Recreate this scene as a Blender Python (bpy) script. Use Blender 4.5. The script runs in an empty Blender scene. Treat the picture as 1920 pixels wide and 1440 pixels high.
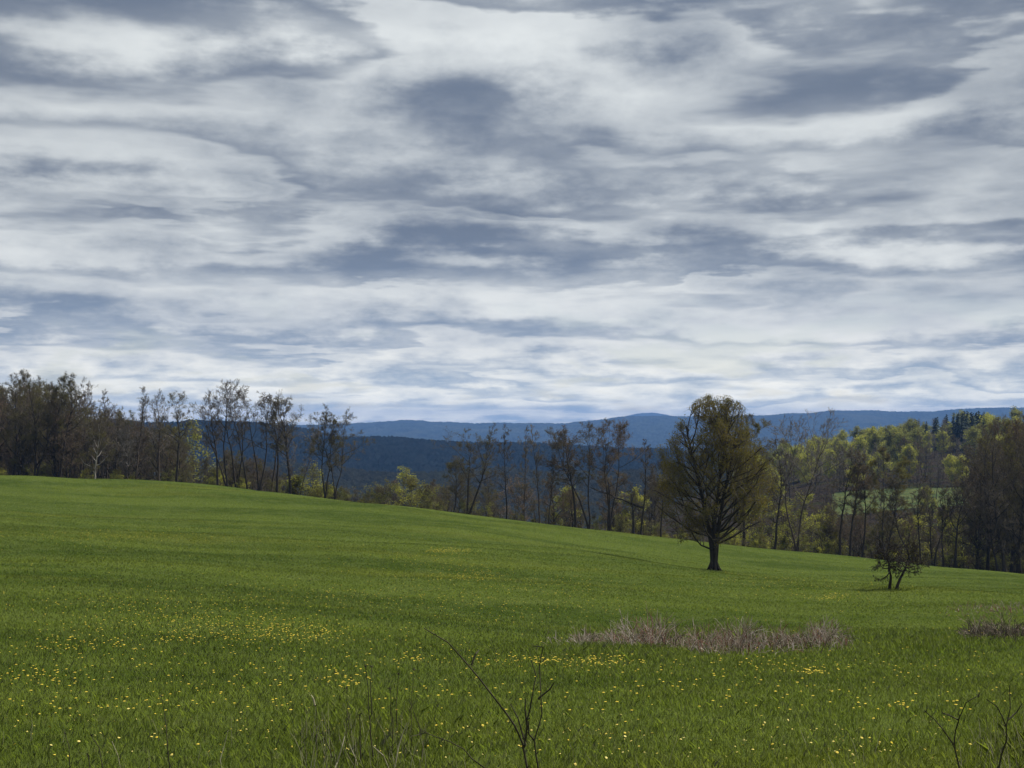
import bpy, math, random
import numpy as np
from mathutils import Vector

S = bpy.context.scene
COL = S.collection
F = 2400.0            # focal length in pixels of a 1920 wide frame
HZ = 800.0            # image row of eye level
rnd = random.Random(7)
R = np.random.RandomState(11)

# ------------------------------------------------------------------ camera
cam_d = bpy.data.cameras.new('camera')
cam = bpy.data.objects.new('camera', cam_d)
COL.objects.link(cam)
cam.location = (0, 0, 0)
cam.rotation_euler = (math.radians(90), 0, 0)
cam_d.sensor_width = 36.0
cam_d.lens = 36.0 * F / 1920.0
cam_d.shift_y = (HZ - 720.0) / 1920.0
cam_d.clip_start = 0.1
cam_d.clip_end = 60000
S.camera = cam

# ------------------------------------------------------------------ light
SUN_EL, SUN_AZ = math.radians(50), math.radians(62)     # azimuth from view direction to the right
sd = Vector((math.sin(SUN_AZ) * math.cos(SUN_EL), math.cos(SUN_AZ) * math.cos(SUN_EL), math.sin(SUN_EL)))
sun_d = bpy.data.lights.new('sun', 'SUN')
sun_d.energy = 4.7
sun_d.angle = math.radians(7)
sun_d.color = (1.0, 0.95, 0.87)
sun = bpy.data.objects.new('sun', sun_d)
sun.rotation_euler = sd.to_track_quat('Z', 'Y').to_euler()
sun.location = (0, 0, 80)
COL.objects.link(sun)
S.view_settings.view_transform = 'Standard'
S.view_settings.look = 'None'
S.view_settings.exposure = 0.2
S.view_settings.gamma = 1.0
S.view_settings.use_curve_mapping = False
S.cycles.use_denoising = True
S.cycles.max_bounces = 6
S.cycles.volume_bounces = 0
S.cycles.transparent_max_bounces = 4
S.cycles.caustics_reflective = False
S.cycles.caustics_refractive = False


# ------------------------------------------------------------------ node helper
class G:
    def __init__(self, tree):
        self.t = tree

    def new(self, typ, **kw):
        n = self.t.nodes.new(typ)
        for k, v in kw.items():
            setattr(n, k, v)
        return n

    def put(self, sock, v):
        if isinstance(v, bpy.types.NodeSocket):
            self.t.links.new(v, sock)
        else:
            sock.default_value = v

    def m(self, op, a, b=0.0, c=0.0, clamp=False):
        n = self.new('ShaderNodeMath', operation=op, use_clamp=clamp)
        self.put(n.inputs[0], a)
        self.put(n.inputs[1], b)
        self.put(n.inputs[2], c)
        return n.outputs[0]

    def mix(self, f, a, b):
        n = self.new('ShaderNodeMix', data_type='RGBA')
        self.put(n.inputs[0], f)
        for s, v in ((n.inputs[6], a), (n.inputs[7], b)):
            if isinstance(v, tuple) and len(v) == 3:
                v = v + (1.0,)
            self.put(s, v)
        return n.outputs[2]

    def sm(self, v, lo, hi, a=0.0, b=1.0):
        n = self.new('ShaderNodeMapRange', interpolation_type='SMOOTHSTEP')
        self.put(n.inputs[0], v)
        for i, x in enumerate((lo, hi, a, b)):
            self.put(n.inputs[i + 1], x)
        return n.outputs[0]

    def comb(self, x, y, z):
        n = self.new('ShaderNodeCombineXYZ')
        for i, v in enumerate((x, y, z)):
            self.put(n.inputs[i], v)
        return n.outputs[0]

    def sep(self, v):
        n = self.new('ShaderNodeSeparateXYZ')
        self.put(n.inputs[0], v)
        return n.outputs

    def vm(self, op, a, b=(0, 0, 0), sc=None):
        n = self.new('ShaderNodeVectorMath', operation=op)
        self.put(n.inputs[0], a)
        if op != 'SCALE':
            self.put(n.inputs[1], b)
        if sc is not None:
            self.put(n.inputs[3], sc)
        return n

    def noise(self, vec, scale, detail=4.0, rough=0.55, dist=0.0, out=0):
        n = self.new('ShaderNodeTexNoise')
        if vec is not None:
            self.put(n.inputs['Vector'], vec)
        n.inputs['Scale'].default_value = scale
        n.inputs['Detail'].default_value = detail
        n.inputs['Roughness'].default_value = rough
        n.inputs['Distortion'].default_value = dist
        return n.outputs[out]


# ------------------------------------------------------------------ sky: rows of stratocumulus under a Nishita sky
def build_world():
    w = bpy.data.worlds.new('World')
    S.world = w
    w.use_nodes = True
    t = w.node_tree
    t.nodes.clear()
    g = G(t)
    out = g.new('ShaderNodeOutputWorld')
    bg = g.new('ShaderNodeBackground')
    t.links.new(bg.outputs[0], out.inputs[0])
    sky = g.new('ShaderNodeTexSky', sky_type='NISHITA')
    sky.sun_disc = False
    sky.sun_elevation = SUN_EL
    sky.sun_rotation = SUN_AZ
    d = g.new('ShaderNodeTexCoord').outputs['Generated']
    x, y, z = g.sep(d)
    zc = g.m('MAXIMUM', z, 0.0)
    # height v over the horizon and bearing u, as tangents
    hor = g.m('MAXIMUM', g.m('SQRT', g.m('ADD', g.m('MULTIPLY', x, x), g.m('MULTIPLY', y, y))), 0.02)
    v = g.m('DIVIDE', zc, hor)
    u = g.m('DIVIDE', x, g.m('MAXIMUM', y, 0.05))
    lv = g.m('LOGARITHM', g.m('ADD', v, 0.020), math.e)
    # cloud detail gets finer with distance: three overlapping sizes of billow
    cen = (-1.25, -2.1, -2.95)
    ws = [g.m('SUBTRACT', 1.0, g.m('MULTIPLY', g.m('ABSOLUTE', g.m('SUBTRACT', lv, c_)), 1 / .85), clamp=True) for c_ in cen]
    ws[0] = g.m('MAXIMUM', ws[0], g.sm(lv, cen[0] - .001, cen[0]))
    ws[2] = g.m('MAXIMUM', ws[2], g.sm(lv, cen[2], cen[2] + .001, 1.0, 0.0))
    nrm = g.m('SQRT', g.m('ADD', g.m('ADD', g.m('MULTIPLY', ws[0], ws[0]), g.m('MULTIPLY', ws[1], ws[1])), g.m('MULTIPLY', ws[2], ws[2])))

    def bands(h, asp, detail, rough, seed, dist=0.0, dv=None):
        tot = None
        for k, f in enumerate((1.0, 1.75, 3.1)):
            p = g.vm('MULTIPLY_ADD', dv or d, (h * f, h * f, h * f * asp * (1.0, 1.2, 1.4)[k]))
            p.inputs[2].default_value = (seed, seed * 1.7 + k * 5.0, k * 3.1)
            n_ = g.m('MULTIPLY', g.m('SUBTRACT', g.noise(p.outputs[0], 1.0, detail, rough, dist), 0.5), ws[k])
            tot = n_ if tot is None else g.m('ADD', tot, n_)
        return g.m('DIVIDE', tot, nrm)

    warp = bands(2.9, 5.4, 5.0, 0.50, 4.6)            # breaks the rows into separate clouds
    puff = bands(9.0, 2.1, 7.0, 0.58, 7.0)           # heads and ragged rims
    tone = bands(5.0, 3.0, 3.0, 0.50, 13.0)           # thicker and thinner cloud
    mass = None
    for (px, py, sx, sy, a) in CLOUD_MASSES:
        du = g.m('MULTIPLY', g.m('SUBTRACT', g.m('MULTIPLY_ADD', warp, 0.15, u), (px - 960) / F), F / sx)
        dv_ = g.m('MULTIPLY', g.m('SUBTRACT', g.m('MULTIPLY_ADD', g.m('MULTIPLY', puff, v), 0.25, v), (HZ - py) / F), F / sy)
        e = g.m('EXPONENT', g.m('MULTIPLY', g.m('ADD', g.m('MULTIPLY', du, du), g.m('MULTIPLY', dv_, dv_)), -1.0))
        mass = g.m('MULTIPLY', e, a) if mass is None else g.m('MULTIPLY_ADD', e, a, mass)
    mass = g.m('MULTIPLY', mass, g.m('GREATER_THAN', y, 0.3))
    # one row of cloud after another: a dark flat base, a paler flank above it, then the rim of the next, nearer base
    def rows(step, wamp, pamp, off, edge):
        psi = g.m('ADD', g.m('MULTIPLY_ADD', warp, wamp, off), g.m('MULTIPLY_ADD', puff, pamp, g.m('MULTIPLY', lv, 1.0 / step)))
        fr = g.m('FRACT', psi)
        tri = g.m('MINIMUM', g.m('DIVIDE', fr, g.m('SUBTRACT', 1.0, edge)), g.m('DIVIDE', g.m('SUBTRACT', 1.0, fr), edge))
        return g.sm(tri, 0.0, 0.80)
    edge = g.sm(tone, -0.12, 0.10, 0.16, 0.46)
    t1 = rows(0.46, 2.8, 0.95, 0.35, edge)
    t2 = rows(0.27, 4.0, 1.0, 0.10, edge)
    T = g.m('ADD', g.m('MULTIPLY', t1, ROW1), g.m('MULTIPLY', t2, ROW2))
    T = g.m('ADD', T, g.m('MULTIPLY', tone, TONE))
    T = g.m('ADD', T, g.m('MULTIPLY', puff, PUFF))
    low = g.sm(zc, 0.03, 0.17)                       # 0 at the horizon, 1 high up
    T = g.m('ADD', T, g.m('SUBTRACT', g.m('MULTIPLY_ADD', low, -0.12, LIFT + 0.12), mass))
    glow = g.m('POWER', g.m('MAXIMUM', g.vm('DOT_PRODUCT', d, (0.02, 0.89, 0.45)).outputs['Value'], 0.0), 10.0)
    dark = g.mix(low, DARK_LOW, DARK_HIGH)
    bright = g.mix(low, BRIGHT_LOW, BRIGHT_HIGH)
    col = g.mix(g.sm(T, -0.48, 0.95), dark, bright)
    # clear sky between the lower rows
    nish = g.vm('SCALE', sky.outputs[0], sc=0.085).outputs[0]
    gap = g.m('MULTIPLY', g.sm(tone, 0.03, 0.16), g.sm(zc, 0.13, 0.05, 0.0, 0.35))
    col = g.mix(gap, col, nish)
    gain = g.m('ADD', g.m('MULTIPLY_ADD', glow, 0.20, 0.88), g.sm(zc, 0.0, 0.075, 0.58, 0.0))
    col = g.vm('SCALE', col, sc=gain).outputs[0]
    # warm paler light low over the horizon
    col = g.vm('MULTIPLY', col, g.mix(g.sm(zc, 0.0, 0.08), (1.10, 1.03, 0.84), (1.0, 1.0, 0.98))).outputs[0]
    # below eye level the world is dull ground colour
    col = g.mix(g.sm(z, -0.03, -0.004), (0.10, 0.12, 0.10), col)
    t.links.new(col, bg.inputs[0])
    bg.inputs[1].default_value = 1.0
    w.cycles.sampling_method = 'MANUAL'
    w.cycles.sample_map_resolution = 256


DARK_LOW, DARK_HIGH = (0.25, 0.32, 0.43), (0.140, 0.175, 0.24)
BRIGHT_LOW, BRIGHT_HIGH = (0.84, 0.84, 0.82), (0.73, 0.76, 0.77)
ROW1, ROW2, TONE, PUFF, LIFT = 0.40, 0.12, 1.00, 1.30, -0.165
CLOUD_MASSES = [
    (130, 30, 330, 55, .40), (600, 70, 260, 40, -.22), (960, 90, 200, 90, -.28), (640, 200, 430, 42, .13), (300, 130, 250, 30, -.12),
    (1500, 190, 420, 70, .17), (150, 330, 220, 60, -.12), (1750, 250, 190, 26, -.26), (1460, 330, 110, 30, -.14), (950, 320, 190, 26, -.10),
    (450, 440, 85, 28, -.40), (1550, 420, 520, 36, .22), (620, 490, 350, 20, .14), (720, 555, 420, 22, -.20), (1150, 545, 200, 28, -.18),
    (1700, 560, 300, 36, .16), (1480, 640, 420, 18, -.22), (1000, 605, 700, 10, .10),
]
build_world()


# ------------------------------------------------------------------ materials
def mat(name, build, rough=0.9, spec=0.15):
    m = bpy.data.materials.new(name)
    m.use_nodes = True
    t = m.node_tree
    t.nodes.clear()
    g = G(t)
    out = g.new('ShaderNodeOutputMaterial')
    b = g.new('ShaderNodeBsdfPrincipled')
    b.inputs['Roughness'].default_value = rough
    b.inputs['Specular IOR Level'].default_value = spec
    t.links.new(b.outputs[0], out.inputs[0])
    build(g, b, out)
    return m


def pos(g):
    return g.new('ShaderNodeNewGeometry').outputs['Position']


def bark(name, c1, c2, sc=6.0):
    def f(g, b, out):
        p = g.vm('MULTIPLY', g.new('ShaderNodeTexCoord').outputs['Object'], (1, 1, .25)).outputs[0]
        n = g.noise(p, sc, 5.0, 0.6)
        g.put(b.inputs['Base Color'], g.mix(g.sm(n, .35, .65), c1, c2))
    return mat(name, f)


def leaf(name, c1, c2, trans=0.48):
    def f(g, b, out):
        n = g.noise(pos(g), 0.9, 4.0, 0.65)
        r = g.new('ShaderNodeObjectInfo').outputs['Random']
        k = g.m('MULTIPLY_ADD', r, 0.5, g.m('MULTIPLY_ADD', n, 1.4, -0.45), clamp=True)
        c = g.mix(k, c1, c2)
        g.put(b.inputs['Base Color'], c)
        tr = g.new('ShaderNodeBsdfTranslucent')
        g.put(tr.inputs[0], c)
        mx = g.new('ShaderNodeMixShader')
        mx.inputs[0].default_value = trans
        g.t.links.new(b.outputs[0], mx.inputs[1])
        g.t.links.new(tr.outputs[0], mx.inputs[2])
        g.t.links.new(mx.outputs[0], out.inputs[0])
    return mat(name, f, 0.8, 0.1)


M = {
    'bark_dark': bark('dark_bark', (.026, .021, .016), (.055, .046, .036)),
    'bark_brown': bark('brown_bark', (.050, .038, .029), (.100, .078, .060)),
    'bark_grey': bark('grey_bark', (.10, .09, .078), (.20, .18, .16)),
    'bark_pale': bark('pale_bark', (.25, .23, .20), (.48, .45, .40)),
    'twig_brown': bark('brown_twigs', (.076, .063, .047), (.132, .110, .084), 1.0),
    'twig_grey': bark('grey_twigs', (.13, .115, .10), (.23, .205, .18), 1.0),
    'twig_red': bark('reddish_twigs', (.120, .085, .066), (.185, .130, .102), 1.0),
    'leaf_olive': leaf('olive_buds', (.095, .088, .020), (.180, .165, .040)),
    'leaf_maple': leaf('maple_flowers', (.115, .094, .018), (.205, .168, .034)),
    'leaf_brown': leaf('brown_buds', (.082, .070, .036), (.145, .122, .062)),
    'leaf_yellow': leaf('yellow_green_leaves', (.36, .37, .055), (.54, .52, .075)),
    'leaf_green': leaf('fresh_green_leaves', (.20, .22, .055), (.34, .345, .085)),
    'leaf_pink': leaf('pinkish_blossom', (.17, .125, .095), (.28, .20, .155)),
    'needle': leaf('dark_needles', (.014, .026, .016), (.034, .052, .030), 0.1),
    'cane_brown': bark('dead_canes', (.18, .135, .10), (.32, .255, .195), 3.0),
    'cane_pale': bark('bleached_canes', (.30, .25, .21), (.46, .40, .35), 3.0),
    'cane_red': bark('red_canes', (.17, .075, .055), (.26, .125, .095), 3.0),
    'stem_dark': bark('dark_stems', (.030, .028, .018), (.065, .058, .036), 12.0),
    'straw': bark('dry_straw', (.30, .27, .17), (.46, .42, .30), 9.0),
    'dandelion': mat('dandelion_yellow', lambda g, b, o: g.put(b.inputs['Base Color'], g.mix(
        g.new('ShaderNodeObjectInfo').outputs['Random'], (.62, .46, .04), (.70, .60, .20)))),
    'dandelion_stem': mat('dandelion_stem_green', lambda g, b, o: g.put(b.inputs['Base Color'], g.mix(
        g.noise(pos(g), 30.0), (.10, .16, .03), (.17, .22, .06)))),
}


def grass_colour(g, hi=1.0):
    p = pos(g)
    px, py, pz = g.sep(p)
    streak = g.noise(g.comb(g.m('MULTIPLY', px, .22), py, 0.0), 0.11, 4.0, 0.6)
    mott = g.noise(p, 0.45, 5.0, 0.65)
    fine = g.noise(p, 3.0, 4.0, 0.7)
    yel = g.noise(g.comb(g.m('MULTIPLY', px, .45), py, 4.0), 0.07, 4.0, 0.6)
    a = g.mix(g.sm(streak, .36, .64), (.056 * hi, .086 * hi, .0130), (.102 * hi, .138 * hi, .0210))
    a = g.mix(g.m('MULTIPLY', g.sm(mott, .40, .68), .55), a, (.118 * hi, .152 * hi, .034))
    a = g.mix(g.m('MULTIPLY', g.sm(fine, .46, .70), .35), a, (.040 * hi, .064 * hi, .011))
    a = g.mix(g.m('MULTIPLY', g.sm(yel, .54, .74), .40), a, (.145 * hi, .155 * hi, .020))
    return a, p


def meadow_mat():
    def f(g, b, out):
        c, p = grass_colour(g, 0.82)
        g.put(b.inputs['Base Color'], c)
        bp = g.new('ShaderNodeBump')
        bp.inputs['Strength'].default_value = 0.9
        bp.inputs['Distance'].default_value = 0.35
        g.put(bp.inputs['Height'], g.noise(p, 1.6, 6.0, 0.7))
        g.t.links.new(bp.outputs[0], b.inputs['Normal'])
    return mat('meadow_turf', f, 1.0, 0.0)


def blade_mat():
    def f(g, b, out):
        c, p = grass_colour(g, 1.50)
        c = g.mix(g.m('MULTIPLY', g.sm(g.noise(p, 9.0, 2.0, .6), .56, .66), .60), c, (.185, .195, .085))
        g.put(b.inputs['Base Color'], c)
        up = g.vm('NORMALIZE', g.vm('MULTIPLY_ADD', g.new('ShaderNodeNewGeometry').outputs['Normal'], (.18, .18, .18)).outputs[0])
        up.inputs[0].links[0].from_node.inputs[2].default_value = (0, 0, .8)
        g.t.links.new(up.outputs[0], b.inputs['Normal'])
        tr = g.new('ShaderNodeBsdfTranslucent')
        g.put(tr.inputs[0], c)
        mx = g.new('ShaderNodeMixShader')
        mx.inputs[0].default_value = .32
        g.t.links.new(b.outputs[0], mx.inputs[1])
        g.t.links.new(tr.outputs[0], mx.inputs[2])
        g.t.links.new(mx.outputs[0], out.inputs[0])
    return mat('grass_blades', f, 0.75, 0.12)


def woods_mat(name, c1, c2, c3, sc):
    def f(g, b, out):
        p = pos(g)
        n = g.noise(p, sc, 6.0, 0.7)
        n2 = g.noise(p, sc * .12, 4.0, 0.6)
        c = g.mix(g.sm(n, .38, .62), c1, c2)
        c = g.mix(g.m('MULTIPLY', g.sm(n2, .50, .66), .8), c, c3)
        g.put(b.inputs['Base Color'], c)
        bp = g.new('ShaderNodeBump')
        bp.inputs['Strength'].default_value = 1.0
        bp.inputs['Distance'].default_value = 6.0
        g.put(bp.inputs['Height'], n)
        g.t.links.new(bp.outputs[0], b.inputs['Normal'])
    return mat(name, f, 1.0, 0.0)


M['meadow'] = meadow_mat()
M['blade'] = blade_mat()
M['pasture'] = mat('pasture_turf', lambda g, b, o: g.put(b.inputs['Base Color'], g.mix(g.sm(g.noise(pos(g), .22, 5.0, .65), .38, .62), (.055, .078, .030), (.098, .112, .042))), 1.0, 0.0)
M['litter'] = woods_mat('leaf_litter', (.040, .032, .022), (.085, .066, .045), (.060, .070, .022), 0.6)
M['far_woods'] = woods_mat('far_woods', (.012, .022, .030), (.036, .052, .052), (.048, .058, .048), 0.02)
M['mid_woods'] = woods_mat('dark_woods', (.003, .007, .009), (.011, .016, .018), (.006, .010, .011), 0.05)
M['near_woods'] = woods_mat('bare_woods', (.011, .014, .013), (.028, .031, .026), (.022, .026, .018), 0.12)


# ------------------------------------------------------------------ mesh helpers
def mesh_obj(name, V, Fs, mats, mi=None, parent=None, smooth=False):
    me = bpy.data.meshes.new(name)
    V = np.asarray(V, dtype=np.float32)
    quads = [np.asarray(f, dtype=np.int32) for f in (Fs if isinstance(Fs, list) else [Fs]) if len(f)]
    nl = sum(q.size for q in quads)
    nf = sum(len(q) for q in quads)
    me.vertices.add(len(V))
    me.vertices.foreach_set('co', V.ravel())
    me.loops.add(nl)
    me.loops.foreach_set('vertex_index', np.concatenate([q.ravel() for q in quads]))
    me.polygons.add(nf)
    tot = np.concatenate([np.full(len(q), q.shape[1], dtype=np.int32) for q in quads])
    st = np.concatenate([[0], np.cumsum(tot)[:-1]]).astype(np.int32)
    me.polygons.foreach_set('loop_start', st)
    if mi is not None:
        me.polygons.foreach_set('material_index', np.asarray(mi, dtype=np.int32))
    if smooth:
        me.polygons.foreach_set('use_smooth', np.ones(nf, dtype=bool))
    for m in mats:
        me.materials.append(m)
    me.update(calc_edges=True)
    o = bpy.data.objects.new(name, me)
    COL.objects.link(o)
    if parent is not None:
        o.parent = parent
    return o


def tag(o, label=None, cat=None, group=None, kind=None):
    for k, v in (('label', label), ('category', cat), ('group', group), ('kind', kind)):
        if v:
            o[k] = v
    return o


def empty(name, loc, rz=0.0, sc=1.0):
    o = bpy.data.objects.new(name, None)
    o.location = loc
    o.rotation_euler = (0, 0, rz)
    o.scale = (sc, sc, sc) if not isinstance(sc, tuple) else sc
    COL.objects.link(o)
    return o


def tubes(segs, k):
    """segs: array n x 8 (p0, p1, r0, r1) -> vertices, quads of open tapered k-gons"""
    s = np.asarray(segs, dtype=np.float64).reshape(-1, 8)
    p0, p1, r0, r1 = s[:, 0:3], s[:, 3:6], s[:, 6], s[:, 7]
    d = p1 - p0
    d /= np.maximum(np.linalg.norm(d, axis=1, keepdims=True), 1e-9)
    ref = np.where(np.abs(d[:, 2:3]) > .9, np.array([[1., 0, 0]]), np.array([[0, 0, 1.]]))
    a = np.cross(d, ref)
    a /= np.maximum(np.linalg.norm(a, axis=1, keepdims=True), 1e-9)
    b = np.cross(d, a)
    ang = np.arange(k) * 2 * np.pi / k
    ca, sa = np.cos(ang), np.sin(ang)
    ring = a[:, None, :] * ca[None, :, None] + b[:, None, :] * sa[None, :, None]
    V = np.concatenate([p0[:, None, :] + ring * r0[:, None, None], p1[:, None, :] + ring * r1[:, None, None]], axis=1)
    n = len(s)
    base = (np.arange(n) * 2 * k)[:, None]
    i = np.arange(k)
    j = (i + 1) % k
    q = np.stack([base + i, base + j, base + k + j, base + k + i], axis=2).reshape(-1, 4)
    return V.reshape(-1, 3), q


# ------------------------------------------------------------------ the ground
def P3(px, py, D):
    return ((px - 960) / F * D, D, (HZ - py) / F * D)


CTRL = []
def c(px, py, D):
    CTRL.append(P3(px, py, D))
for X in (-16, -6, 0, 6, 16):
    CTRL.append((X, 0, -1.75))
    CTRL.append((X, -25, -1.2))
for px in (-500, 0, 480, 960, 1440, 1920, 2400):
    c(px, 1440, 11)
PROF = {
    0:    [(1300, 17.2), (1150, 33), (1050, 62), (980, 105), (930, 165), (897, 228)],
    400:  [(1300, 17.4), (1165, 33), (1075, 60), (1000, 105), (950, 165), (919, 222)],
    800:  [(1300, 17.8), (1195, 32), (1100, 60), (1028, 100), (985, 155), (961, 205)],
    1150: [(1300, 18), (1215, 33), (1125, 60), (1055, 105), (1018, 160), (998, 200)],
    1350: [(1300, 18), (1222, 35), (1140, 60), (1073, 124), (1040, 165), (1022, 200)],
    1600: [(1300, 18), (1216, 36), (1145, 62), (1100, 106), (1066, 160), (1048, 200)],
    1900: [(1310, 18), (1200, 36), (1135, 66), (1103, 112), (1086, 160), (1077, 195)],
}
for px, pr in PROF.items():
    for py, D in pr:
        c(px, py, D)
    py, D = pr[-1]
    zc = (HZ - py) / F * D
    CTRL.append(((px - 960) / F * (D + 45), D + 45, zc - 0.19 * 45))
    CTRL.append(((px - 960) / F * (D + 110), D + 110, zc - 0.16 * 110))
for (px, py0, D) in [(-600, 1280, 17), (-600, 1110, 33), (-600, 930, 105), (-600, 850, 225),
                     (2500, 1330, 18), (2500, 1200, 36), (2500, 1160, 105), (2500, 1120, 195)]:
    c(px, py0, D)
# the wooded slope on the right with its strip of pasture, the drop on the left, the valley
for (X, Y, z) in [(40, 330, -43), (100, 330, -44), (160, 330, -42), (80, 420, -37), (150, 420, -31), (210, 420, -27), (100, 520, -29), (170, 520, -23),
                  (240, 520, -19), (120, 640, -30), (200, 650, -17), (280, 650, -12), (360, 650, -10), (150, 780, -32), (230, 780, -18), (330, 790, -10),
                  (-220, 420, -16), (-120, 420, -42), (0, 420, -55), (-300, 420, -4), (-350, 600, -12), (-200, 620, -48), (0, 650, -70), (40, 520, -48),
                  (60, 800, -60), (-350, 850, -50), (-150, 850, -75), (0, 900, -80), (200, 900, -40), (380, 900, -30)]:
    CTRL.append((X, Y, z))
CTRL = np.array(CTRL)


class TPS:
    def __init__(self, C, lam=0.4):
        self.w = lambda Y: np.log(np.maximum(Y + 40, 8) / 40.0) * 130.0
        y = self.w(C[:, 1])
        x = C[:, 0] / (np.maximum(C[:, 1], 0) + 40) * 170
        self.P = np.stack([x, y], 1)
        n = len(C)
        K = self.k(self.P, self.P) + np.eye(n) * lam
        A = np.zeros((n + 3, n + 3))
        A[:n, :n] = K
        A[:n, n] = 1
        A[:n, n + 1:] = self.P
        A[n, :n] = 1
        A[n + 1:, :n] = self.P.T
        rhs = np.concatenate([C[:, 2], np.zeros(3)])
        self.sol = np.linalg.solve(A, rhs)

    def k(self, A, B):
        r2 = ((A[:, None, :] - B[None, :, :]) ** 2).sum(2) + 1e-9
        return r2 * np.log(r2) * 0.5

    def __call__(self, X, Y):
        X = np.asarray(X, float)
        Y = np.asarray(Y, float)
        sh = np.broadcast(X, Y).shape
        X = np.broadcast_to(X, sh).ravel()
        Y = np.broadcast_to(Y, sh).ravel()
        Yp = np.maximum(Y, 0) + 40
        Q = np.stack([X / Yp * 170, self.w(Y)], 1)
        out = np.empty(len(Q))
        n = len(self.P)
        for i in range(0, len(Q), 20000):
            q = Q[i:i + 20000]
            out[i:i + 20000] = self.k(q, self.P) @ self.sol[:n] + self.sol[n] + q @ self.sol[n + 1:]
        return out.reshape(sh)


_tps = TPS(CTRL)
_ph = R.rand(40) * 6.28


def bumps(X, Y):
    z = 0
    for i in range(10):
        a = _ph[i] * 3
        f = 0.10 + 0.055 * i
        z = z + np.sin((X * math.cos(a) * .6 + Y * math.sin(a)) * f + _ph[i + 10]) * 0.055 / (1 + .25 * i)
    return z


def ground(X, Y):
    X = np.asarray(X, float)
    Y = np.asarray(Y, float)
    return _tps(X, Y) + bumps(X, Y) * np.clip(Y / 20.0, .2, 2.5)


def gz(x, y):
    return float(ground(np.array([x]), np.array([y]))[0])


def crest_D(px):
    k = sorted(PROF)
    return float(np.interp(px, k, [PROF[q][-1][1] for q in k]))


def hit(px, py):
    D = np.concatenate([np.linspace(7, 60, 400), np.linspace(60.2, 260, 500)])
    X = (px - 960) / F * D
    g_ = ground(X, D)
    ray = (HZ - py) / F * D
    ok = np.where(g_ >= ray)[0]
    i = ok[0] if len(ok) else len(D) - 1
    return X[i], D[i], g_[i]


def grid_obj(name, Y, U, zf, m, off=40.0):
    Yg, Ug = np.meshgrid(Y, U, indexing='ij')
    Xg = Ug * (np.maximum(Yg, 0) + off)
    Z = zf(Xg, Yg)
    V = np.stack([Xg, Yg, Z], 2).reshape(-1, 3)
    ny, nu = Yg.shape
    i = np.arange(ny - 1)[:, None] * nu + np.arange(nu - 1)[None, :]
    q = np.stack([i, i + 1, i + nu + 1, i + nu], 2).reshape(-1, 4)
    return mesh_obj(name, V, q, [m], smooth=True)


ymeadow = np.concatenate([np.linspace(-40, 8, 40), 8 * (262 / 8.0) ** np.linspace(0, 1, 330)[1:]])
o = grid_obj('meadow', ymeadow, np.linspace(-.75, .75, 360), ground, M['meadow'])
tag(o, kind='structure')
o = grid_obj('woodland_floor', np.linspace(250, 930, 200), np.linspace(-.75, .75, 200),
             lambda X, Y: ground(X, Y) - 0.25 * np.clip((272 - Y) / 10, 0, 1), M['litter'])
tag(o, kind='structure')


def fbm(X, Y, scale, seed, octv=5):
    r = np.random.RandomState(seed)
    z = np.zeros(np.broadcast(X, Y).shape)
    for o_ in range(octv):
        f = 1.0 / scale * 2 ** o_
        for k in range(3):
            a = r.rand() * 6.28
            z += np.sin((X * math.cos(a) + Y * math.sin(a)) * f * (0.8 + .5 * r.rand()) + r.rand() * 6.28) * 0.5 ** o_ / 3
    return z


def ridge(name, Dc, back, front, prof, zbase, m, nY, nU, rough, seed, umax=.62):
    ks = np.array([p[0] for p in prof], float)
    zs = np.array([(HZ - p[1]) / F * Dc for p in prof])
    rr = np.random.RandomState(seed)

    def zf(X, Y):
        px = X / Y * F + 960
        top = np.interp(px, ks, zs)
        ker = sum(np.interp(px + dx, ks, zs) for dx in (-30, -15, 0, 15, 30)) / 5
        t = np.where(Y < Dc, np.clip((Dc - Y) / front, 0, 1), np.clip((Y - Dc) / back, 0, 1))
        sh = .5 + .5 * np.cos(np.pi * t)
        big = fbm(X, Y, front * .22, seed, 4) * (ker - zbase) * .16 * (1 - sh) * (sh + .15) * 2
        trees = (fbm(X, Y, rough * 3.0, seed + 1, 3) * .8 + (rr.rand(*X.shape) - .5) * 1.1) * rough * .40
        return zbase + (ker - zbase) * sh + big + trees
    Y = np.concatenate([np.linspace(Dc - front, Dc, nY), np.linspace(Dc, Dc + back, nY // 4)[1:]])
    o = grid_obj(name, Y, np.linspace(-umax, umax, nU), zf, m, 0.0)
    tag(o, kind='structure')
    return o


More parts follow.
